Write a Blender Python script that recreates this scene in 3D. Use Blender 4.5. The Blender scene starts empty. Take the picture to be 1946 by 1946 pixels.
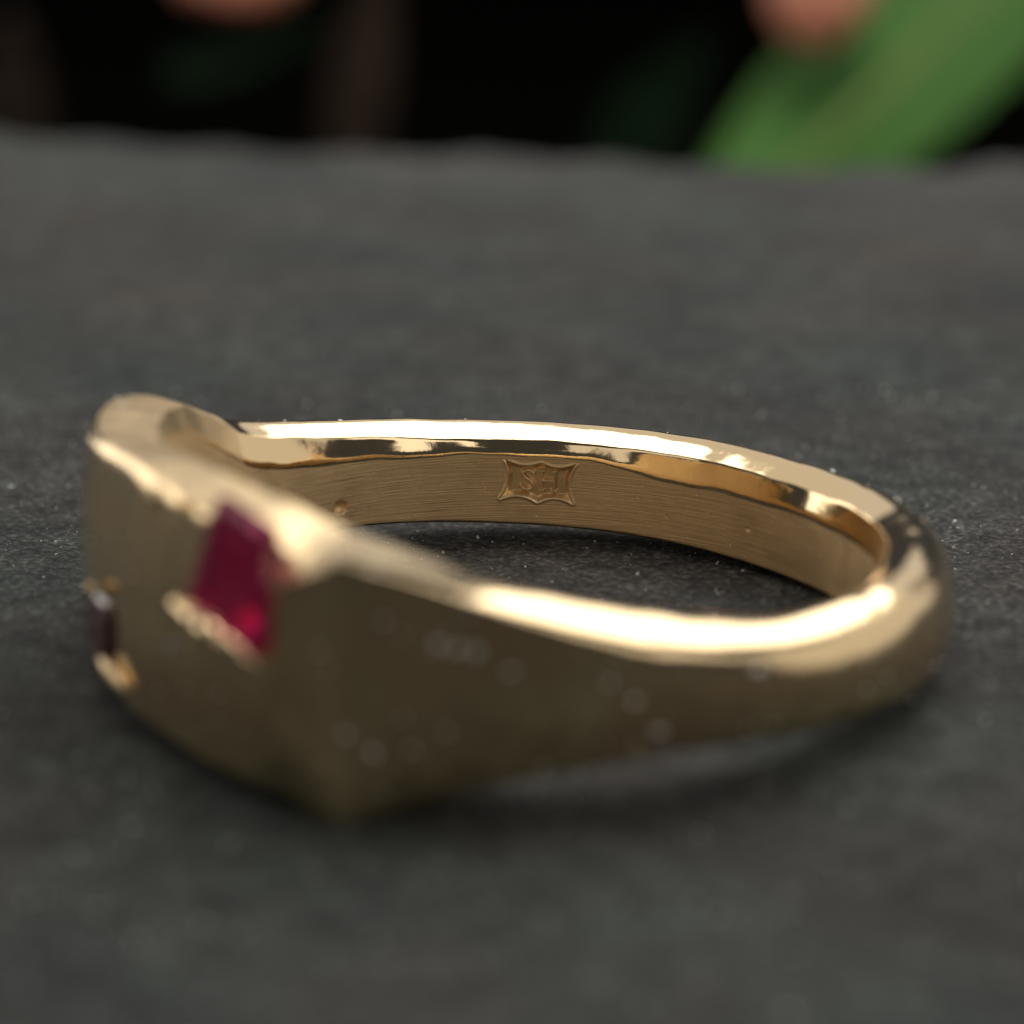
import bpy, bmesh, math, random
import numpy as np
from mathutils import Vector, Matrix, noise as mnoise

random.seed(7)
rng = np.random.default_rng(7)
S = 0.00108            # metres per drawing unit (about one millimetre)
scene = bpy.context.scene
col = scene.collection
R = math.radians

# ------------------------------------------------------------------ camera
PITCH, DIST, FPX = R(17.0), 80.0, 6320.0
fwd = Vector((0, math.cos(PITCH), -math.sin(PITCH)))
cam_d = bpy.data.cameras.new("camera")
cam = bpy.data.objects.new("camera", cam_d)
col.objects.link(cam)
cam.location = -fwd * DIST * S
cam.rotation_euler = (R(90) - PITCH, 0, 0)
cam_d.sensor_width = 36.0
cam_d.lens = 36.0 * FPX / 1946.0
cam_d.clip_start, cam_d.clip_end = 0.002, 20.0
cam_d.dof.use_dof = True
cam_d.dof.focus_distance = 77.2 * S
APERTURE = 2.4
cam_d.dof.aperture_fstop = (cam_d.lens * 1e-3) / (APERTURE * S)
scene.camera = cam

# ------------------------------------------------------------------ world and lamps
world = bpy.data.worlds.new("World")
scene.world = world
world.use_nodes = True
bg = world.node_tree.nodes["Background"]
bg.inputs[0].default_value = (0.9, 0.95, 1.0, 1)
bg.inputs[1].default_value = 0.042


def area_lamp(name, az, el, dist, sx, sy, radiance, colour, aim=(0, -10, 2)):
    """az: degrees from straight behind (+ to the right); el: elevation; sizes in drawing units."""
    d = bpy.data.lights.new(name, 'AREA')
    d.shape = 'RECTANGLE'
    d.size, d.size_y = sx * S, sy * S
    d.energy = radiance * math.pi * sx * sy * S * S
    d.color = colour
    o = bpy.data.objects.new(name, d)
    col.objects.link(o)
    a, e = R(az), R(el)
    v = Vector((math.sin(a) * math.cos(e), math.cos(a) * math.cos(e), math.sin(e)))
    o.location = (Vector(aim) + v * dist) * S
    o.rotation_euler = v.to_track_quat('Z', 'Y').to_euler()
    return o


area_lamp("skylight", -5, 46, 480, 940, 520, 0.54, (1.0, 0.97, 0.92))
area_lamp("bright_window_light", 38, 45, 320, 250, 175, 3.2, (1.0, 0.975, 0.93))
area_lamp("overhead_light", 0, 72, 380, 300, 150, 2.9, (1.0, 0.975, 0.93))
area_lamp("side_window_light", 75, 14, 450, 560, 300, 0.55, (1.0, 0.95, 0.86))
area_lamp("left_face_fill", -52, 9, 450, 320, 240, 1.8, (1.0, 0.96, 0.88))  # unseen fill, added to brighten the face of the head
area_lamp("bore_fill_right", 128, 38, 400, 260, 260, 1.1, (1.0, 0.96, 0.9))  # added front fill that lifts the tone inside the band
area_lamp("bore_fill_left", -132, 38, 400, 260, 260, 0.6, (1.0, 0.96, 0.9))  # second added fill for the bore, from the left front
pl = area_lamp("plant_fill", 180, 70, 140, 60, 60, 1.15, (1.0, 0.95, 0.88), aim=(2, -4, 0))  # added fill aimed at the plants behind the slate
pl.rotation_euler = (pl.location - Vector((3, 106, -3)) * S).to_track_quat('Z', 'Y').to_euler()
pl.data.spread = R(24)

vs = scene.view_settings
vs.view_transform = 'Standard'
vs.look = 'None'
vs.exposure = 0.2
vs.gamma = 1.0
vs.use_curve_mapping = False
scene.cycles.use_denoising = True
scene.cycles.max_bounces = 10
scene.cycles.sample_clamp_indirect = 6.0


# ------------------------------------------------------------------ helpers
def new_mat(name):
    m = bpy.data.materials.new(name)
    m.use_nodes = True
    nt = m.node_tree
    return m, nt, nt.nodes["Principled BSDF"]


def nd(nt, typ, **kw):
    n = nt.nodes.new(typ)
    for k, v in kw.items():
        if k.startswith("i_"):
            n.inputs[k[2:].replace("_", " ")].default_value = v
        else:
            setattr(n, k, v)
    return n


def mm_coords(nt, scale=(1, 1, 1), kind="Object"):
    tc = nd(nt, "ShaderNodeTexCoord")
    mp = nd(nt, "ShaderNodeMapping")
    mp.inputs["Scale"].default_value = tuple(s / S for s in scale)
    nt.links.new(tc.outputs[kind], mp.inputs[0])
    return mp.outputs[0]


def ramp(nt, src, stops):
    r = nd(nt, "ShaderNodeValToRGB")
    el = r.color_ramp.elements
    while len(el) < len(stops):
        el.new(0.5)
    for e, (p, c) in zip(el, stops):
        e.position = p
        e.color = c if len(c) == 4 else (*c, 1)
    nt.links.new(src, r.inputs[0])
    return r.outputs[0]


def mesh_obj(name, verts, faces, mat, parent=None, smooth=True, loc=None):
    me = bpy.data.meshes.new(name)
    me.from_pydata([tuple(c * S for c in v) for v in verts], [], faces)
    me.update()
    if smooth:
        me.polygons.foreach_set("use_smooth", [True] * len(me.polygons))
    o = bpy.data.objects.new(name, me)
    if mat:
        me.materials.append(mat)
    col.objects.link(o)
    if parent:
        o.parent = parent
    if loc:
        o.location = Vector(loc) * S
    return o


def empty(name, loc, label, cat, group=None):
    e = bpy.data.objects.new(name, None)
    e.empty_display_size = 0.002
    e.location = Vector(loc) * S
    col.objects.link(e)
    e["label"], e["category"] = label, cat
    if group:
        e["group"] = group
    return e


def smoothkeys(keys, x, period=None):
    """monotone-ish cubic (pchip) interpolation through sorted keys"""
    xs = np.array([k[0] for k in keys], float)
    ys = np.array([k[1] for k in keys], float)
    if period:
        xs = np.concatenate([xs[-3:] - period, xs, xs[:3] + period])
        ys = np.concatenate([ys[-3:], ys, ys[:3]])
    h = np.diff(xs)
    d = np.diff(ys) / h
    m = np.zeros_like(xs)
    for i in range(1, len(xs) - 1):
        if d[i - 1] * d[i] > 0:
            w1, w2 = 2 * h[i] + h[i - 1], h[i] + 2 * h[i - 1]
            m[i] = (w1 + w2) / (w1 / d[i - 1] + w2 / d[i])
    i = np.clip(np.searchsorted(xs, x, side="right") - 1, 0, len(h) - 1)
    t = (x - xs[i]) / h[i]
    return ((2 * t**3 - 3 * t**2 + 1) * ys[i] + (t**3 - 2 * t**2 + t) * h[i] * m[i]
            + (-2 * t**3 + 3 * t**2) * ys[i + 1] + (t**3 - t**2) * h[i] * m[i + 1])


def facetkeys(keys, x, period=360.0, soft=0.45):
    """straight runs between keys with a small rounding at each corner"""
    xs = np.array([k[0] for k in keys], float)
    ys = np.array([k[1] for k in keys], float)
    w = np.array([1, 2, 3, 2, 1]) / 9.0
    r_ = 0
    for k, wk in zip(np.linspace(-1, 1, 5), w):
        r_ = r_ + wk * np.interp((x + k * soft) % period, xs, ys, period=period)
    return r_


# ------------------------------------------------------------------ materials
def gold_material(name, rough, brushed=0.0, dent=0.03, grain=0.003, base=(0.87, 0.655, 0.385)):
    m, nt, b = new_mat(name)
    b.inputs["Metallic"].default_value = 1.0
    b.inputs["Base Color"].default_value = (*base, 1)
    co = mm_coords(nt)
    n1 = nd(nt, "ShaderNodeTexNoise", i_Scale=1.3, i_Detail=5.0, i_Roughness=0.6)
    nt.links.new(co, n1.inputs["Vector"])
    mr = nd(nt, "ShaderNodeMapRange")
    mr.inputs["To Min"].default_value = rough * 0.6
    mr.inputs["To Max"].default_value = rough * 1.6
    nt.links.new(n1.outputs[0], mr.inputs[0])
    nt.links.new(mr.outputs[0], b.inputs["Roughness"])
    # hand-finishing undulation and, in the bore, fine file lines running round the ring
    n2 = nd(nt, "ShaderNodeTexNoise", i_Scale=0.9, i_Detail=3.0)
    nt.links.new(co, n2.inputs["Vector"])
    b1 = nd(nt, "ShaderNodeBump", i_Strength=1.0)
    b1.inputs["Distance"].default_value = dent * S
    nt.links.new(n2.outputs[0], b1.inputs["Height"])
    last = b1
    n4 = nd(nt, "ShaderNodeTexNoise", i_Scale=14.0, i_Detail=4.0, i_Roughness=0.65)
    nt.links.new(co, n4.inputs["Vector"])
    b3 = nd(nt, "ShaderNodeBump", i_Strength=1.0)
    b3.inputs["Distance"].default_value = grain * S
    nt.links.new(n4.outputs[0], b3.inputs["Height"])
    nt.links.new(last.outputs[0], b3.inputs["Normal"])
    last = b3
    if brushed:
        uv = nd(nt, "ShaderNodeUVMap")
        mp = nd(nt, "ShaderNodeMapping")
        mp.inputs["Scale"].default_value = (22.0, 30.0, 1)
        nt.links.new(uv.outputs[0], mp.inputs[0])
        n3 = nd(nt, "ShaderNodeTexNoise", i_Scale=1.0, i_Detail=3.0, i_Roughness=0.6, i_Distortion=0.0)
        nt.links.new(mp.outputs[0], n3.inputs["Vector"])
        b2 = nd(nt, "ShaderNodeBump", i_Strength=1.0)
        b2.inputs["Distance"].default_value = brushed * S
        nt.links.new(n3.outputs[0], b2.inputs["Height"])
        nt.links.new(last.outputs[0], b2.inputs["Normal"])
        last = b2
    nt.links.new(last.outputs[0], b.inputs["Normal"])
    return m


M_GOLD = gold_material("polished_gold", 0.08, dent=0.02, grain=0.0012)
M_SATIN = gold_material("satin_gold", 0.13)
M_MATTE = gold_material("matte_gold", 0.32, grain=0.006)
M_STAMP = gold_material("struck_gold", 0.4, grain=0.002)
M_BORE = gold_material("brushed_gold", 0.5, brushed=0.012)

M_RUBY, nt, b = new_mat("ruby")
b.inputs["Base Color"].default_value = (0.95, 0.04, 0.27, 1)
b.inputs["Transmission Weight"].default_value = 0.86
b.inputs["IOR"].default_value = 1.76
b.inputs["Roughness"].default_value = 0.06

M_RUBY_SHADE, nt, b = new_mat("ruby_shade_tone")  # ruby again, with its edge-on darkness put into the base colour
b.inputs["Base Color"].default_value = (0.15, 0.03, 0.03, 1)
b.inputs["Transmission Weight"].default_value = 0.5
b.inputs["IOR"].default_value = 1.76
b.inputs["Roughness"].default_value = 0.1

# slate
M_SLATE, nt, b = new_mat("slate")
co = mm_coords(nt)
n_big = nd(nt, "ShaderNodeTexNoise", i_Scale=0.16, i_Detail=4.0, i_Roughness=0.55)
n_mid = nd(nt, "ShaderNodeTexNoise", i_Scale=1.1, i_Detail=5.0, i_Roughness=0.6)
n_fine = nd(nt, "ShaderNodeTexNoise", i_Scale=5.5, i_Detail=5.0, i_Roughness=0.65)
n_hue = nd(nt, "ShaderNodeTexNoise", i_Scale=0.11, i_Detail=2.0)
for n in (n_big, n_mid, n_fine, n_hue):
    nt.links.new(co, n.inputs["Vector"])
c_big = ramp(nt, n_big.outputs[0], [(0.3, (0.038, 0.039, 0.038)), (0.7, (0.078, 0.0785, 0.073))])
c_hue = ramp(nt, n_hue.outputs[0], [(0.32, (0.86, 1.02, 0.98)), (0.5, (1, 1, 1)), (0.68, (1.12, 0.99, 0.94))])
c_fine = ramp(nt, n_fine.outputs[0], [(0.36, (0.25, 0.25, 0.25)), (0.52, (0.9, 0.9, 0.9)), (0.68, (2.6, 2.6, 2.6))])
c_mid = ramp(nt, n_mid.outputs[0], [(0.33, (0.5, 0.5, 0.5)), (0.67, (1.5, 1.5, 1.5))])
prev = c_big
for c in (c_hue, c_fine, c_mid):
    mx = nd(nt, "ShaderNodeMix", data_type='RGBA', blend_type='MULTIPLY')
    mx.inputs[0].default_value = 1.0
    nt.links.new(prev, mx.inputs[6])
    nt.links.new(c, mx.inputs[7])
    prev = mx.outputs[2]
nt.links.new(prev, b.inputs["Base Color"])
b.inputs["Roughness"].default_value = 0.72
b.inputs["Specular IOR Level"].default_value = 0.2
bm1 = nd(nt, "ShaderNodeBump", i_Strength=1.0)
bm1.inputs["Distance"].default_value = 0.2 * S
nt.links.new(n_fine.outputs[0], bm1.inputs["Height"])
bm2 = nd(nt, "ShaderNodeBump", i_Strength=1.0)
bm2.inputs["Distance"].default_value = 0.22 * S
nt.links.new(n_mid.outputs[0], bm2.inputs["Height"])
nt.links.new(bm1.outputs[0], bm2.inputs["Normal"])
nt.links.new(bm2.outputs[0], b.inputs["Normal"])


def plain_mat(name, c1, c2, scale, rough, spec=0.4, trans=0.0):
    m, nt, b = new_mat(name)
    co = mm_coords(nt)
    n = nd(nt, "ShaderNodeTexNoise", i_Scale=scale, i_Detail=4.0)
    nt.links.new(co, n.inputs["Vector"])
    c = ramp(nt, n.outputs[0], [(0.35, c1), (0.65, c2)])
    nt.links.new(c, b.inputs["Base Color"])
    b.inputs["Roughness"].default_value = rough
    b.inputs["Specular IOR Level"].default_value = spec
    if trans:
        tl = nd(nt, "ShaderNodeBsdfTranslucent")
        nt.links.new(c, tl.inputs[0])
        mx = nd(nt, "ShaderNodeMixShader")
        mx.inputs[0].default_value = trans
        out = nt.nodes["Material Output"]
        nt.links.new(b.outputs[0], mx.inputs[1])
        nt.links.new(tl.outputs[0], mx.inputs[2])
        nt.links.new(mx.outputs[0], out.inputs[0])
    return m


M_SOIL = plain_mat("shaded_soil", (0.0015, 0.0015, 0.0012), (0.003, 0.0028, 0.0023), 0.4, 1.0, 0.0)  # far darker than real soil: the background shade is in its colour
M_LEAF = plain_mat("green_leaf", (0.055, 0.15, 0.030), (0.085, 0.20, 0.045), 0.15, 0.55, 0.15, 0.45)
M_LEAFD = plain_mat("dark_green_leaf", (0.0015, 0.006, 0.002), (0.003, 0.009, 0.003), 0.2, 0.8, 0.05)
M_VEIN = plain_mat("leaf_midrib", (0.09, 0.12, 0.02), (0.12, 0.15, 0.03), 0.3, 0.5)
M_BUD = plain_mat("salmon_petal", (0.80, 0.36, 0.24), (0.85, 0.44, 0.30), 0.3, 0.6, 0.3, 0.4)
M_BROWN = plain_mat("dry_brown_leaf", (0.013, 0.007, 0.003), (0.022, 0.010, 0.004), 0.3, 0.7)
M_STEM = plain_mat("plant_stem", (0.02, 0.035, 0.01), (0.04, 0.05, 0.015), 0.5, 0.6)
M_DUST = plain_mat("pale_dust", (0.45, 0.45, 0.43), (0.88, 0.87, 0.84), 9.0, 0.3)

# ------------------------------------------------------------------ setting: slate slab, ground
edge_back = [(-90, 61), (-60, 58), (-40, 55), (-28, 53.5), (-20, 51.8), (-13, 49.2), (-7, 48.0), (0, 47.3),
             (6, 45.6), (11, 44.6), (16, 45.2), (20, 46.4), (30, 46), (50, 48), (90, 44)]


def back_y(x):
    y = float(smoothkeys(edge_back, np.array([x]))[0])
    return y + 0.5 * mnoise.noise((x * 0.35, 1.7, 0)) + 0.2 * mnoise.noise((x * 1.3, 4.7, 0))


xs = np.concatenate([np.linspace(-90, -30, 25), np.linspace(-29, 29, 117), np.linspace(30, 90, 25)])
rows = [(-1.0, 0.0, -110.0)]
verts, faces = [], []
# top rows run from the front edge to the back edge, then down the chipped back face
tt = np.concatenate([np.linspace(0, 0.985, 60), [0.993, 1.0]])
for t in tt:
    for x in xs:
        yb = back_y(x)
        y = -110 + (yb + 110) * t
        z = 0.0
        if t > 0.98:
            z = -0.5 * ((t - 0.98) / 0.02) ** 2 * (1 + 0.4 * math.sin(x * 1.3))
        verts.append((x, y, z))
nx = len(xs)
for k, (dz, dy) in enumerate([(-1.4, 0.4), (-2.6, -0.1), (-4.5, -0.6)]):
    for x in xs:
        verts.append((x, back_y(x) + dy + 0.5 * mnoise.noise((x * 0.4, k * 3.1, 0)), dz))
for r_ in range(len(verts) // nx - 1):
    for i in range(nx - 1):
        a = r_ * nx + i
        faces.append((a, a + 1, a + 1 + nx, a + nx))
nb = len(verts)
last = nb - nx
# side and front faces, bottom
verts += [(xs[0], -110, -4.5), (xs[-1], -110, -4.5)]
faces.append((0, nb, nb + 1, *[nx - 1 - i for i in range(nx - 1)]))
faces.append((nb, *[last + i for i in range(nx)], nb + 1))
faces.append(tuple([nb] + [r_ * nx for r_ in range(nb // nx)][::1] + [last]) if False else (nb, 0, (len(tt) - 1) * nx, last))
faces.append((nb + 1, last + nx - 1, (len(tt) - 1) * nx + nx - 1, nx - 1))
slate = mesh_obj("slate_slab", verts, faces, M_SLATE)
slate["kind"] = "structure"
slate["label"] = "dark grey slate slab with a chipped far edge under the ring"

gv, gf = [], []
for j in range(25):
    for i in range(25):
        x, y = -1500 + 125 * i, -600 + 130 * j
        gv.append((x, y, -60 + 6 * mnoise.noise((x * 0.01, y * 0.01, 0))))
for j in range(24):
    for i in range(24):
        a = j * 25 + i
        gf.append((a, a + 1, a + 26, a + 25))
ground = mesh_obj("ground", gv, gf, M_SOIL)
ground["kind"] = "structure"

# ------------------------------------------------------------------ the ring
CX, CY = 0.0, -10.0
#        theta   r_out   z_top_out
K_RO = [(0, 9.25), (33, 9.3), (70, 9.2), (110, 9.15), (150, 9.15), (162, 9.2), (172, 9.0), (186, 8.85), (205, 8.75),
        (218, 8.92), (225, 9.08), (233, 9.40), (243.1, 9.87), (247, 9.86), (251.7, 9.86), (258.7, 9.70), (265, 9.52), (272, 9.4), (290, 9.25), (320, 9.2)]
K_ZTO = [(0, 2.35), (33, 2.2), (70, 2.3), (110, 2.55), (139, 3.3), (150, 4.1), (160, 4.7), (168, 4.95), (176, 4.98), (190, 5.02), (210, 5.2),
         (222, 5.2), (232, 5.12), (239, 4.85), (243.3, 4.22), (251.6, 5.0), (258, 4.70), (271, 3.95), (287, 3.1), (301, 2.75), (315, 2.5), (335, 2.4)]
K_ZTI = [(0, 2.5), (33, 2.3), (70, 2.35), (90, 2.42), (110, 2.65), (139, 3.3), (152, 4.15), (162, 4.75), (170, 4.95), (190, 5.15), (215, 5.35),
         (232, 5.25), (245, 4.9), (262, 4.4), (275, 3.95), (287, 3.5), (313, 2.75), (335, 2.6)]
K_ZB = [(0, 0.15), (33, 0.0), (70, 0.2), (90, 0.32), (125, 0.55), (150, 0.35), (174, 0.0), (186, 0.15), (210, 0.3), (232, 0.32),
        (243, 0.36), (251.6, -0.06), (262, 0.40), (271, 0.7), (287, 1.0), (313, 0.72), (335, 0.4)]
K_RI = [(0, 7.7), (60, 7.6), (110, 7.55), (150, 7.4), (180, 7.2), (215, 7.2), (245, 7.45), (280, 7.6), (320, 7.7)]
K_FT = [(0, 0.85), (110, 0.85), (145, 0.6), (165, 0.5), (185, 0.4), (225, 0.2), (240, 0.06), (262, 0.07), (275, 0.13), (290, 0.22), (305, 0.42), (325, 0.85)]
K_DOME = [(0, 0.42), (110, 0.42), (145, 0.3), (165, 0.15), (185, 0.05), (225, 0.0), (240, 0.0), (262, 0.03), (275, 0.05), (290, 0.1), (305, 0.2), (325, 0.42)]
K_BULGE = [(0, 0.12), (110, 0.12), (150, 0.15), (186, 0.3), (215, 0.35), (240, 0.10), (250, 0.02), (285, 0.04), (320, 0.12)]


K_CH = [(0, 0.62), (30, 0.55), (62, 0.5), (78, 0.24), (95, 0.22), (112, 0.45), (140, 0.62), (180, 0.4), (250, 0.4), (320, 0.6)]


def wob(th, seed, freqs=(5, 11, 23, 47)):
    r_ = np.zeros_like(th)
    for k, f in enumerate(freqs):
        r_ += np.sin(np.radians(th) * f + seed * 1.7 + k * 2.3) / (k + 1.2)
    return r_


def section_arrays(th):
    P = lambda K: smoothkeys(K, th % 360, 360)
    zti, ri, ft, dome, bul, ch = map(P, (K_ZTI, K_RI, K_FT, K_DOME, K_BULGE, K_CH))
    ro, zto, zb = facetkeys(K_RO, th), facetkeys(K_ZTO, th), facetkeys(K_ZB, th)
    wsm = np.clip(np.abs((th % 360) - 222) / 45 - 1.0, 0, 1)        # away from the head the outline is smooth
    ro, zto = ro * (1 - wsm) + P(K_RO) * wsm, zto * (1 - wsm) + P(K_ZTO) * wsm
    zb = zb * (1 - wsm) + P(K_ZB) * wsm
    zto = zto + 0.018 * wob(th, 6, (9, 21, 37))
    zti = zti + 0.022 * wob(th, 1)
    ch = ch + 0.035 * wob(th, 2, (4, 9, 17))
    cw = 0.14 + 0.03 * wob(th, 3, (6, 13, 29))
    ro = ro + 0.012 * wob(th, 4, (7, 12))
    bore_b = zb + 0.12
    mid = (zto + zb) / 2
    tilt = np.clip((th % 360 - 186) / 14, 0, 1) * np.clip((243.4 - th % 360) / 2.2, 0, 1)      # the head's face leans back a little
    rm = ri + cw + (0.45 + 0.2 * (1 - wsm)) * (ro - ri - cw)
    e = 0.10 + 0.1 * dome
    e_b = e - 0.42 * np.exp(-((th % 360 - 251.6) / 5.0) ** 2)
    ft_b = ft * (1 - 0.85 * np.exp(-((th % 360 - 251.6) / 8.0) ** 2))
    pts = np.array([
        [ri, bore_b], [ri, zti - ch], [ri + cw, zti], [rm, (zti + zto) / 2 * wsm + (zti - 0.12 * (zti - zto)) * (1 - wsm) + dome],
        [ro - e - 0.24 * tilt, zto], [ro + bul * 0.6 * (1 - 0.6 * tilt), mid], [ro - e_b + 0.16 * tilt, zb], [rm, zb - 0.0 * dome + 0.02]])
    fil = np.array([0.1 + 0 * th, 0.10 + 0 * th, 0.05 + 0 * th, 0.2 + dome * 1.6, ft, 1.1 + 0 * th, ft_b * 0.8, 0.3 + 0 * th])
    return pts, fil


SEG_N = [44, 7, 5, 6, 10, 10, 4, 4]      # straight samples after each corner
COR_N = 8


def build_sections(th):
    pts, fil = section_arrays(th)      # (8,2,n)
    nP = pts.shape[0]
    out = []
    tag = []
    ins, outs = [], []
    for i in range(nP):
        p, a, c = pts[i], pts[i - 1], pts[(i + 1) % nP]
        la = np.linalg.norm(a - p, axis=0)
        lc = np.linalg.norm(c - p, axis=0)
        ta = np.minimum(fil[i], 0.47 * la)
        tc_ = np.minimum(fil[i], 0.47 * lc)
        ins.append(p + (a - p) / la * ta)
        outs.append(p + (c - p) / lc * tc_)
    for i in range(nP):
        for k in range(COR_N):
            t = k / (COR_N - 1)
            out.append((1 - t)**2 * ins[i] + 2 * t * (1 - t) * pts[i] + t * t * outs[i])
            tag.append((i, 'c', t))
        a, b_ = outs[i], ins[(i + 1) % nP]
        for k in range(1, SEG_N[i] + 1):
            t = k / (SEG_N[i] + 1)
            out.append(a + (b_ - a) * t)
            tag.append((i, 's', t))
    return np.array(out), tag        # (m,2,n)


NT = 1440
TH = np.linspace(0, 360, NT, endpoint=False)
sec, tags = build_sections(TH)
m_s = sec.shape[0]
# casting pits in the bore (theta, z, radius, depth)
PITS = [(121.5, 1.20, 0.16, 0.13), (45.5, 0.98, 0.05, 0.05), (108, 0.75, 0.03, 0.02), (62, 0.9, 0.03, 0.02)]
bore_idx = [j for j, t in enumerate(tags) if (t[0] == 0 and (t[1] == 's' or t[2] > 0.5)) or (t[0] == 1 and t[2] < 0.5 and t[1] == 'c')]
rr, zz = sec[:, 0, :].copy(), sec[:, 1, :].copy()
for (pt, pz, pr, pd) in PITS:
    for j in bore_idx:
        d = np.hypot((TH - pt + 180) % 360 - 180, 0) * math.pi / 180 * 7.6
        q = np.hypot(d, zz[j] - pz) / pr
        rr[j] += pd * np.clip(1 - q * q, 0, 1) ** 0.5 * (q < 1)
cs, sn = np.cos(np.radians(TH)), np.sin(np.radians(TH))
V = np.stack([CX + rr * cs, CY + rr * sn, zz], axis=-1).transpose(1, 0, 2).reshape(-1, 3)   # theta-major
# hallmark window in the bore
HM_T, HM_Z, HM_W, HM_H = 85.3, 1.5, 2.5, 1.36
th0, th1 = HM_T - HM_W / 2 / 7.6 * 180 / math.pi, HM_T + HM_W / 2 / 7.6 * 180 / math.pi
i0, i1 = int(round(th0 / 360 * NT)), int(round(th1 / 360 * NT))
bj = [j for j, t in enumerate(tags) if t[0] == 0 and t[1] == 's']
faces, fmat, fuv = [], [], []
polished = {1, 2, 3}
j_lo, j_hi = bj[3], bj[-2]
for i in range(NT):
    i2 = (i + 1) % NT
    for j in range(m_s):
        j2 = (j + 1) % m_s
        faces.append((i * m_s + j, i * m_s + j2, i2 * m_s + j2, i2 * m_s + j))
        c = tags[j][0]
        th = TH[i]
        if c == 0 and (tags[j][1] == 's' or tags[j][2] > 0.6):
            fmat.append(2)
        elif c in (4, 5, 6, 7) or (c == 0):
            fmat.append(1)
        else:
            fmat.append(3 if 143 < th < 246 and c in (1, 2, 3) else 0)
ring = empty("gold_ring", (CX, CY, 0), "wide-shouldered yellow gold ring set with rubies lying on dark slate", "ring")
V_local = V - np.array([CX, CY, 0])
band = mesh_obj("band", V_local, faces, M_GOLD, ring)
band["label"] = "yellow gold band with faceted shoulders and brushed inside"
band.data.materials.append(M_SATIN)
band.data.materials.append(M_BORE)
band.data.materials.append(M_MATTE)
band.data.polygons.foreach_set("material_index", fmat)
uvl = band.data.uv_layers.new(name="UVMap")
uvs = np.zeros((len(band.data.loops), 2))
li = np.zeros(len(band.data.loops), dtype=np.int32)
band.data.loops.foreach_get("vertex_index", li)
ii, jj = li // m_s, li % m_s
ang = TH[ii].copy()
# keep the seam faces continuous
ang = ang.reshape(-1, 4)
seam = (ang.max(axis=1) - ang.min(axis=1)) > 180
ang[seam] = np.where(ang[seam] < 180, ang[seam] + 360, ang[seam])
uvs[:, 0] = ang.reshape(-1) / 360
uvs[:, 1] = zz[jj, ii]
uvl.data.foreach_set("uv", uvs.reshape(-1))

bmx = bmesh.new()
bmx.from_mesh(band.data)
bmesh.ops.recalc_face_normals(bmx, faces=bmx.faces)
bmx.to_mesh(band.data)
bmx.free()


def open_hallmark_window():
    """take out the bore faces that the stamped patch replaces"""
    bmx = bmesh.new()
    bmx.from_mesh(band.data)
    dead = []
    for fc in bmx.faces:
        c = fc.calc_center_median() / S
        th_ = math.degrees(math.atan2(c.y, c.x)) % 360
        if TH[i0] < th_ < TH[i1] and math.hypot(c.x, c.y) < 7.72:
            k = int(th_ / 360 * NT) % NT
            if zz[j_lo, k] < c.z < zz[j_hi, k]:
                dead.append(fc)
    bmesh.ops.delete(bmx, geom=dead, context='FACES')
    bmx.to_mesh(band.data)
    bmx.free()


# ---- hallmark: dense relief patch that fills the window
def seg_dist(px, py, ax, ay, bx, by):
    dx, dy = bx - ax, by - ay
    t = np.clip(((px - ax) * dx + (py - ay) * dy) / (dx * dx + dy * dy), 0, 1)
    return np.hypot(px - ax - t * dx, py - ay - t * dy)


def arc(p, q, bulge, n=9):
    """points from p to q bowed sideways by bulge"""
    (x0, y0), (x1, y1) = p, q
    L = math.hypot(x1 - x0, y1 - y0)
    nx_, ny_ = -(y1 - y0) / L, (x1 - x0) / L
    return [(x0 + (x1 - x0) * t + nx_ * bulge * 4 * t * (1 - t), y0 + (y1 - y0) * t + ny_ * bulge * 4 * t * (1 - t))
            for t in np.linspace(0, 1, n)]


# u to the right as seen, v up
TLc, TRc, BRc, BLc = (-0.86, 0.52), (0.92, 0.52), (0.88, -0.50), (-0.92, -0.50)
TM, BM = (0.05, 0.46), (0.0, -0.54)
outline = (arc(TLc, TM, -0.13)[:-1] + arc(TM, TRc, -0.13)[:-1] + arc(TRc, BRc, -0.17)[:-1]
           + arc(BRc, BM, -0.13)[:-1] + arc(BM, BLc, -0.13)[:-1] + arc(BLc, TLc, -0.17)[:-1])
NU, NV = 300, 170
pu = np.linspace(0, 1, NU)
pv = np.linspace(0, 1, NV)
tha = TH[i0] + (TH[i1] - TH[i0]) * pu
secp, _ = build_sections(tha)
r_lo, z_lo = secp[j_lo]
r_hi, z_hi = secp[j_hi]
thc = (TH[i0] + TH[i1]) / 2
GU = -(tha - thc) * math.pi / 180 * 7.6           # seen from inside, theta grows to the left
GZ = z_lo[:, None] + (z_hi - z_lo)[:, None] * pv[None, :]
U = np.repeat(GU[:, None], NV, axis=1)
W = GZ - HM_Z
rot = R(-3.0)
U, W = U / 0.95, W / 0.95
Uq, Wq = U * math.cos(rot) + W * math.sin(rot), -U * math.sin(rot) + W * math.cos(rot)
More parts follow.
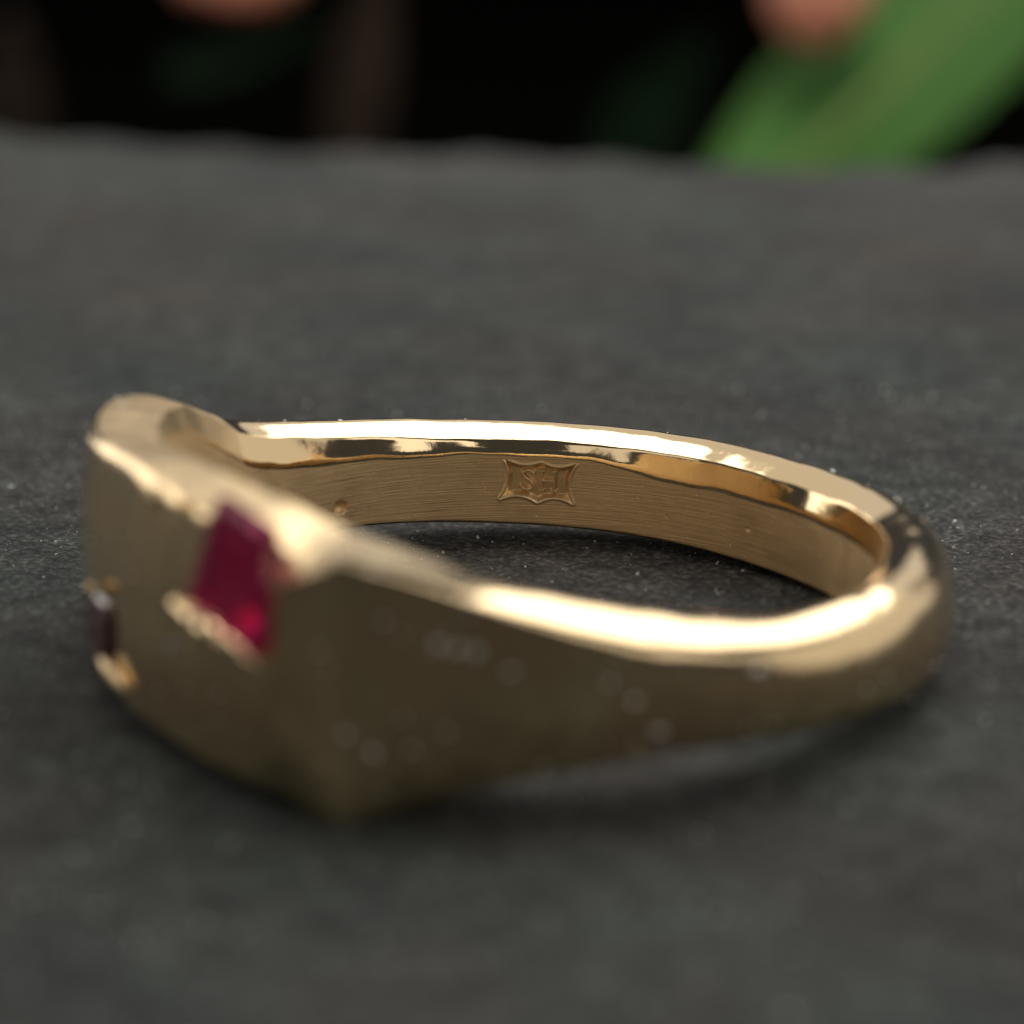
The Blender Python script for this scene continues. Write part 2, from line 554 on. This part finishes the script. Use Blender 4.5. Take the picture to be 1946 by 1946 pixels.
# signed distance to the outline
dist = np.full(U.shape, 9.0)
inside = np.zeros(U.shape, bool)
for k in range(len(outline)):
    (ax, ay), (bx, by) = outline[k], outline[(k + 1) % len(outline)]
    dist = np.minimum(dist, seg_dist(Uq, Wq, ax, ay, bx, by))
    cond = ((ay > Wq) != (by > Wq)) & (Uq < (bx - ax) * (Wq - ay) / (by - ay + 1e-12) + ax)
    inside ^= cond
sd = np.where(inside, -dist, dist)
sst = lambda e0, e1, x: (lambda t: t * t * (3 - 2 * t))(np.clip((x - e0) / (e1 - e0), 0, 1))
depth = 0.13 * (1 - sst(-0.10, 0.01, sd))                     # punched floor
depth -= 0.022 * np.exp(-((sd - 0.03) / 0.035) ** 2)          # metal pushed up round the punch
# raised letters on the punched floor
S_pts = [(-0.12, 0.155), (-0.17, 0.20), (-0.25, 0.215), (-0.335, 0.185), (-0.36, 0.12), (-0.32, 0.06), (-0.24, 0.01), (-0.15, -0.05),
         (-0.115, -0.12), (-0.15, -0.19), (-0.24, -0.22), (-0.33, -0.20), (-0.375, -0.15)]
letters = np.full(U.shape, 9.0)
strokes = list(zip(S_pts[:-1], S_pts[1:]))
strokes += [((0.07, 0.215), (0.07, -0.215)), ((0.36, 0.215), (0.36, -0.215)), ((0.07, 0.0), (0.36, 0.0))]
for (x, y) in ((0.07, 0.215), (0.07, -0.215), (0.36, 0.215), (0.36, -0.215)):
    strokes.append(((x - 0.035, y), (x + 0.035, y)))
for (a_, b_) in strokes:
    letters = np.minimum(letters, seg_dist(Uq, Wq, a_[0] * 1.08, a_[1] * 1.15, b_[0] * 1.08, b_[1] * 1.15))
depth -= 0.125 * (1 - sst(0.026, 0.058, letters)) * inside
fade = np.minimum.outer(np.minimum(pu, 1 - pu) / 0.06, np.ones(NV))
fade = np.clip(np.minimum(fade, np.minimum(pv, 1 - pv)[None, :] / 0.06), 0, 1)
fade = fade * fade * (3 - 2 * fade)
RP = r_lo[:, None] + (r_hi - r_lo)[:, None] * pv[None, :] + depth * fade
HV = np.stack([RP * np.cos(np.radians(tha))[:, None], RP * np.sin(np.radians(tha))[:, None], GZ], axis=-1).reshape(-1, 3)
hf = [(i * NV + j, i * NV + j + 1, (i + 1) * NV + j + 1, (i + 1) * NV + j) for i in range(NU - 1) for j in range(NV - 1)]
hallmark = mesh_obj("hallmark", HV, hf, M_BORE, ring)
hallmark["label"] = "stamped maker's mark with the letters SH in a scalloped frame"
hallmark.data.materials.append(M_STAMP)
hallmark.data.polygons.foreach_set("material_index", [1 if sd[k // (NV - 1), k % (NV - 1)] < 0.015 else 0 for k in range(len(hf))])
uvl = hallmark.data.uv_layers.new(name="UVMap")
li = np.zeros(len(hallmark.data.loops), dtype=np.int32)
hallmark.data.loops.foreach_get("vertex_index", li)
huv = np.stack([np.repeat(tha / 360, NV), GZ.reshape(-1)], axis=-1)[li]
uvl.data.foreach_set("uv", huv.reshape(-1))

# ---- rubies: step-cut baguettes let into pockets cut in the head
def boolean_cut(obj, cutter_verts, cutter_faces):
    c = mesh_obj("cutter", cutter_verts, cutter_faces, M_GOLD, None, smooth=False)
    c.location = obj.parent.location
    md = obj.modifiers.new("cut", 'BOOLEAN')
    md.object, md.operation, md.solver = c, 'DIFFERENCE', 'EXACT'
    bpy.context.view_layer.update()
    ev = obj.evaluated_get(bpy.context.evaluated_depsgraph_get())
    me = bpy.data.meshes.new_from_object(ev)
    obj.modifiers.clear()
    old = obj.data
    obj.data = me
    bpy.data.meshes.remove(old)
    cm = c.data
    bpy.data.objects.remove(c)
    bpy.data.meshes.remove(cm)


def orient_box(c4, n, front, back, grow=0.0):
    """prism from quad c4 extruded along normal n"""
    cen = sum(c4, Vector()) / 4
    q = [cen + (p - cen) * (1 + grow / max((p - cen).length, 1e-6)) for p in c4]
    v = [p + n * front for p in q] + [p - n * back for p in q]
    f = [(0, 1, 2, 3), (7, 6, 5, 4)] + [(i, i + 4, (i + 1) % 4 + 4, (i + 1) % 4) for i in range(4)]
    # make outward
    return [tuple(x) for x in v], f


def make_gem(corners, label, proud=0.10, mat=None):
    c4 = [Vector(p) - Vector((CX, CY, 0)) for p in corners]        # TL TR BR BL seen from outside
    n = ((c4[1] - c4[3]).cross(c4[2] - c4[0])).normalized()
    cen = sum(c4, Vector()) / 4
    if n.dot(Vector((cen.x, cen.y, 0))) < 0:
        n = -n
    v, f = orient_box(c4, n, 1.5, 0.50 - proud, 0.008)
    bmx = bmesh.new()
    bv = [bmx.verts.new(Vector(p)) for p in v]
    for q in f:
        bmx.faces.new([bv[k] for k in q])
    bmesh.ops.recalc_face_normals(bmx, faces=bmx.faces)
    cf = [[vv.index for vv in fc.verts] for fc in bmx.faces] if False else None
    bmx.verts.index_update()
    cf = [[vv.index for vv in fc.verts] for fc in bmx.faces]
    bmx.free()
    boolean_cut(band, v, cf)
    # step cut: table, crown step, girdle, pavilion steps, keel
    rings_ = [(0.70, proud + 0.18), (0.90, proud + 0.10), (1.0, proud - 0.02), (1.0, proud - 0.26), (0.86, proud - 0.38), (0.50, proud - 0.47)]
    gv, gf = [], []
    for s, h in rings_:
        for p in c4:
            gv.append(tuple(cen + (p - cen) * s + n * h + (Vector((0, 0, -0.55 * (1 - s))) if h > proud else Vector())))
    for k in range(len(rings_) - 1):
        for i in range(4):
            a, b_ = k * 4 + i, k * 4 + (i + 1) % 4
            gf.append((a, b_, b_ + 4, a + 4))
    gf.append((0, 1, 2, 3))
    t = (len(rings_) - 1) * 4
    gf.append((t + 3, t + 2, t + 1, t))
    g = mesh_obj("gemstone", gv, gf, mat or M_RUBY, ring, smooth=False)
    g["label"] = label
    bmx = bmesh.new()
    bmx.from_mesh(g.data)
    bmesh.ops.recalc_face_normals(bmx, faces=bmx.faces)
    bmx.to_mesh(g.data)
    bmx.free()
    return c4, n, g


def rounded_bar(name, pts, rad, mat, parent, n=10, jitter=0.0):
    """lumpy tube through points, tapered to its ends"""
    pts = [Vector(p) for p in pts]
    ringv, fc = [], []
    m = 22
    for k in range(m):
        t = k / (m - 1)
        q = t * (len(pts) - 1)
        i = min(int(q), len(pts) - 2)
        p = pts[i].lerp(pts[i + 1], q - i)
        d = (pts[i + 1] - pts[i]).normalized()
        s1 = d.orthogonal().normalized()
        s2 = d.cross(s1)
        w = rad * max(0.02, math.sin(math.pi * min(max(t, 0.0), 1.0)) ** 0.45) * (1 + jitter * math.sin(17 * t + 1) * 0.5 + jitter * math.sin(31 * t))
        for a in range(n):
            an = 2 * math.pi * a / n
            ringv.append(tuple(p + (s1 * math.cos(an) + s2 * math.sin(an)) * w))
    for k in range(m - 1):
        for a in range(n):
            b_ = (a + 1) % n
            fc.append((k * n + a, k * n + b_, (k + 1) * n + b_, (k + 1) * n + a))
    fc.append(tuple(range(n))[::-1])
    fc.append(tuple((m - 1) * n + a for a in range(n)))
    return mesh_obj(name, ringv, fc, mat, parent)


c4, n1_, gem1 = make_gem([(-5.42, -16.90, 5.48), (-4.36, -18.34, 5.25), (-4.60, -18.88, 3.06), (-6.08, -16.9, 3.41)],
                         "magenta ruby baguette set in the near shoulder corner", 0.11)
rounded_bar("setting_lip", [c4[3] + n1_ * 0.12 + Vector((-0.30, 0.32, -0.10)), (c4[3] + c4[2]) / 2 + n1_ * 0.20 + Vector((0, 0, -0.20)),
                            c4[2] + n1_ * 0.12 + Vector((0.04, -0.04, -0.22))], 0.23, M_GOLD, ring, jitter=0.12)
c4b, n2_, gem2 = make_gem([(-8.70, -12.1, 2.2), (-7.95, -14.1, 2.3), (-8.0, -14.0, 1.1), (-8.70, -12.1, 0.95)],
                          "ruby seen edge-on at the left of the head, shade put into its colour", -0.10, M_RUBY_SHADE)
open_hallmark_window()
band.data.set_sharp_from_angle(angle=R(38))
OFF = Vector((CX, CY, 0))
rounded_bar("setting_lip", [Vector((-8.25, -13.6, 1.1)) - OFF, Vector((-7.95, -14.2, 0.98)) - OFF, Vector((-7.6, -14.85, 0.86)) - OFF],
            0.13, M_MATTE, ring, jitter=0.15)
rounded_bar("glint_bead", [Vector((-8.45, -13.2, 2.55)) - OFF, Vector((-8.45, -13.25, 2.2)) - OFF], 0.10, M_GOLD, ring)  # small added bead, placed to catch a glint
rounded_bar("glint_bead", [Vector((-6.68, -15.98, 5.45)) - OFF, Vector((-6.78, -16.08, 4.95)) - OFF], 0.17, M_GOLD, ring)  # added bead standing in for the glint of a dented facet

# ------------------------------------------------------------------ background plants
def leaf(name, base, tip, width, up, mat, label, cat="leaf", group=None, cup=0.18, rib=True, fold=0.0):
    base, tip = Vector(base), Vector(tip)
    ax = tip - base
    L = ax.length
    d = ax.normalized()
    side = d.cross(Vector(up)).normalized()
    nrm = side.cross(d).normalized()
    e = empty(name, base, label, cat, group)
    m, w = 24, 10
    v, f = [], []
    for sgn in (1, -1):
        for i in range(m + 1):
            t = i / m
            hw = width * (math.sin(math.pi * min(t * 0.94 + 0.05, 1)) ** 0.75) * (1 - 0.25 * t)
            c = d * (L * t) + nrm * (-fold * L * t * t)
            for k in range(w + 1):
                s = k / w * 2 - 1
                v.append(tuple(c + side * (s * hw) + nrm * (cup * hw * s * s + 0.03 * width * math.sin(t * 14 + abs(s) * 3) - (0.12 if sgn < 0 else 0))))
    off = (m + 1) * (w + 1)
    for i in range(m):
        for k in range(w):
            a = i * (w + 1) + k
            f.append((a, a + 1, a + w + 2, a + w + 1))
            f.append((off + a + w + 1, off + a + w + 2, off + a + 1, off + a))
    rim = [k for k in range(w + 1)] + [i * (w + 1) + w for i in range(1, m + 1)] + [m * (w + 1) + k for k in range(w - 1, -1, -1)] + [i * (w + 1) for i in range(m - 1, 0, -1)]
    for q in range(len(rim)):
        a, b_ = rim[q], rim[(q + 1) % len(rim)]
        f.append((b_, a, off + a, off + b_))
    mesh_obj("blade", v, f, mat, e)
    if rib:
        rp = [d * (L * t) + nrm * (-fold * L * t * t + 0.1) for t in np.linspace(0.0, 0.97, 8)]
        rounded_bar("midrib", rp, 0.35, M_VEIN, e)
    return e


def bud(name, centre, r, length, tilt, mat, label, group=None):
    e = empty(name, centre, label, "flower bud", group)
    T = Matrix.Rotation(tilt, 3, 'Y')
    for k in range(5):
        a0 = 2 * math.pi * k / 5
        v, f = [], []
        m, w = 12, 6
        for i in range(m + 1):
            t = i / m
            rad = r * (math.sin(math.pi * (0.06 + 0.88 * t)) ** 0.7)
            z = -length / 2 + length * t
            for q in range(w + 1):
                s = q / w - 0.5
                a = a0 + s * 2 * math.pi / 5 * 1.35 + 0.5 * t
                rq = rad * (1 + 0.10 * (s + 0.5) + 0.02 * math.sin(9 * t + k))
                v.append(tuple(T @ Vector((rq * math.cos(a), rq * math.sin(a), z))))
        for i in range(m):
            for q in range(w):
                A = i * (w + 1) + q
                f.append((A, A + 1, A + w + 2, A + w + 1))
        o = mesh_obj("petal", v, f, mat, e)
        md = o.modifiers.new("thick", 'SOLIDIFY')
        md.thickness = 0.15 * S
    top = T @ Vector((0, 0, length * 0.46))
    rounded_bar("stem", [top, top + Vector((0.6, 1, 9)), top + Vector((0, 4, 20))], 0.5, M_STEM, e)
    return e


leaf("broad_leaf", (9.4, 101, -17.4), (37.0, 111, 6.6), 7.2, (-0.35, -0.55, 0.75), M_LEAF,
     "large green leaf leaning behind the far slate edge at right", cup=0.12)
bud("flower_bud", (16.4, 101, -0.5), 2.85, 9.0, 0.1, M_BUD, "salmon pink bud hanging in front of the big green leaf", "salmon pink buds behind the slate")
bud("flower_bud", (-14.3, 104, -0.2), 3.0, 8.2, 1.25, M_BUD, "salmon pink bud at the top edge left of centre", "salmon pink buds behind the slate")
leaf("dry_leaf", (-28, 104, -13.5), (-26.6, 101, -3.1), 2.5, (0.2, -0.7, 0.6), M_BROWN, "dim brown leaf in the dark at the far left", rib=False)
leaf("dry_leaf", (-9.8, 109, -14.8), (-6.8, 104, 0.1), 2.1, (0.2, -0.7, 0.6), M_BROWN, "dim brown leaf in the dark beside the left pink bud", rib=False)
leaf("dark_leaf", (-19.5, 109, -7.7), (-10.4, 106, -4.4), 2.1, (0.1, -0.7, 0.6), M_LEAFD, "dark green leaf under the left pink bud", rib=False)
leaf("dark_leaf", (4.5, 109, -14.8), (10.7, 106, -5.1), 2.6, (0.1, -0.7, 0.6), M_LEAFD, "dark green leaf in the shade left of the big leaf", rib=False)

# ------------------------------------------------------------------ dust
def specks(name, pts, label):
    base = [(1, 0, 0), (-1, 0, 0), (0, 1, 0), (0, -1, 0), (0, 0, 1), (0, 0, -1)]
    bf = [(0, 2, 4), (2, 1, 4), (1, 3, 4), (3, 0, 4), (2, 0, 5), (1, 2, 5), (3, 1, 5), (0, 3, 5)]
    v, f = [], []
    for p, r_ in pts:
        o = len(v)
        rot_ = Matrix.Rotation(random.uniform(0, 6.28), 3, (random.random() + 0.01, random.random(), random.random()))
        sc = Vector((random.uniform(0.5, 1.6), random.uniform(0.5, 1.3), random.uniform(0.4, 0.9)))
        for b_ in base:
            q = rot_ @ Vector((b_[0] * sc.x, b_[1] * sc.y, b_[2] * sc.z))
            v.append(tuple(Vector(p) + q * r_))
        f += [tuple(o + k for k in t) for t in bf]
    o = mesh_obj(name, v, f, M_DUST, smooth=False)
    o["kind"] = "stuff"
    o["label"], o["category"] = label, "dust"
    return o


pts = []
for _ in range(1500):
    x, y = random.uniform(-15, 15), random.uniform(-28, 12)
    pts.append(((x, y, 0.01), random.choice([0.015, 0.02, 0.02, 0.025, 0.03, 0.03, 0.045, 0.07])))
specks("slate_dust", pts, "pale dust grains scattered over the slate")
pts = []
side = [j for j, t in enumerate(tags) if t[0] in (3, 4, 5)]
for _ in range(150):
    i = random.randrange(NT)
    j = random.choice(side)
    p = V[i * m_s + j]
    pts.append((tuple(p), random.choice([0.025, 0.035, 0.045, 0.06])))
for _ in range(40):
    i = random.randrange(int(NT * 0.05), int(NT * 0.35))
    j = random.choice(bj)
    pts.append((tuple(V[i * m_s + j]), random.choice([0.012, 0.018, 0.025])))
# larger grains that show as soft discs on the near side of the ring
for (a_, z_) in ((249, 3.3), (250, 2.9), (255, 1.35), (252.5, 1.6), (259, 1.55), (258, 3.6), (262, 3.4), (256, 3.85), (266, 3.2), (270, 3.0), (264, 3.3),
                 (284, 2.2), (287, 1.5), (281, 2.6), (300, 2.4), (318, 1.9), (322, 1.4), (235, 1.9), (228, 2.6), (224, 2.2), (221, 1.2)):
    i = int(a_ / 360 * NT) % NT
    j = min(side, key=lambda q: abs(zz[q, i] - z_) + (0 if tags[q][0] in (4, 5) else 9))
    pts.append((tuple(V[i * m_s + j]), random.choice([0.05, 0.07, 0.09, 0.12, 0.15])))
specks("ring_dust", pts, "fine dust specks clinging to the gold ring")
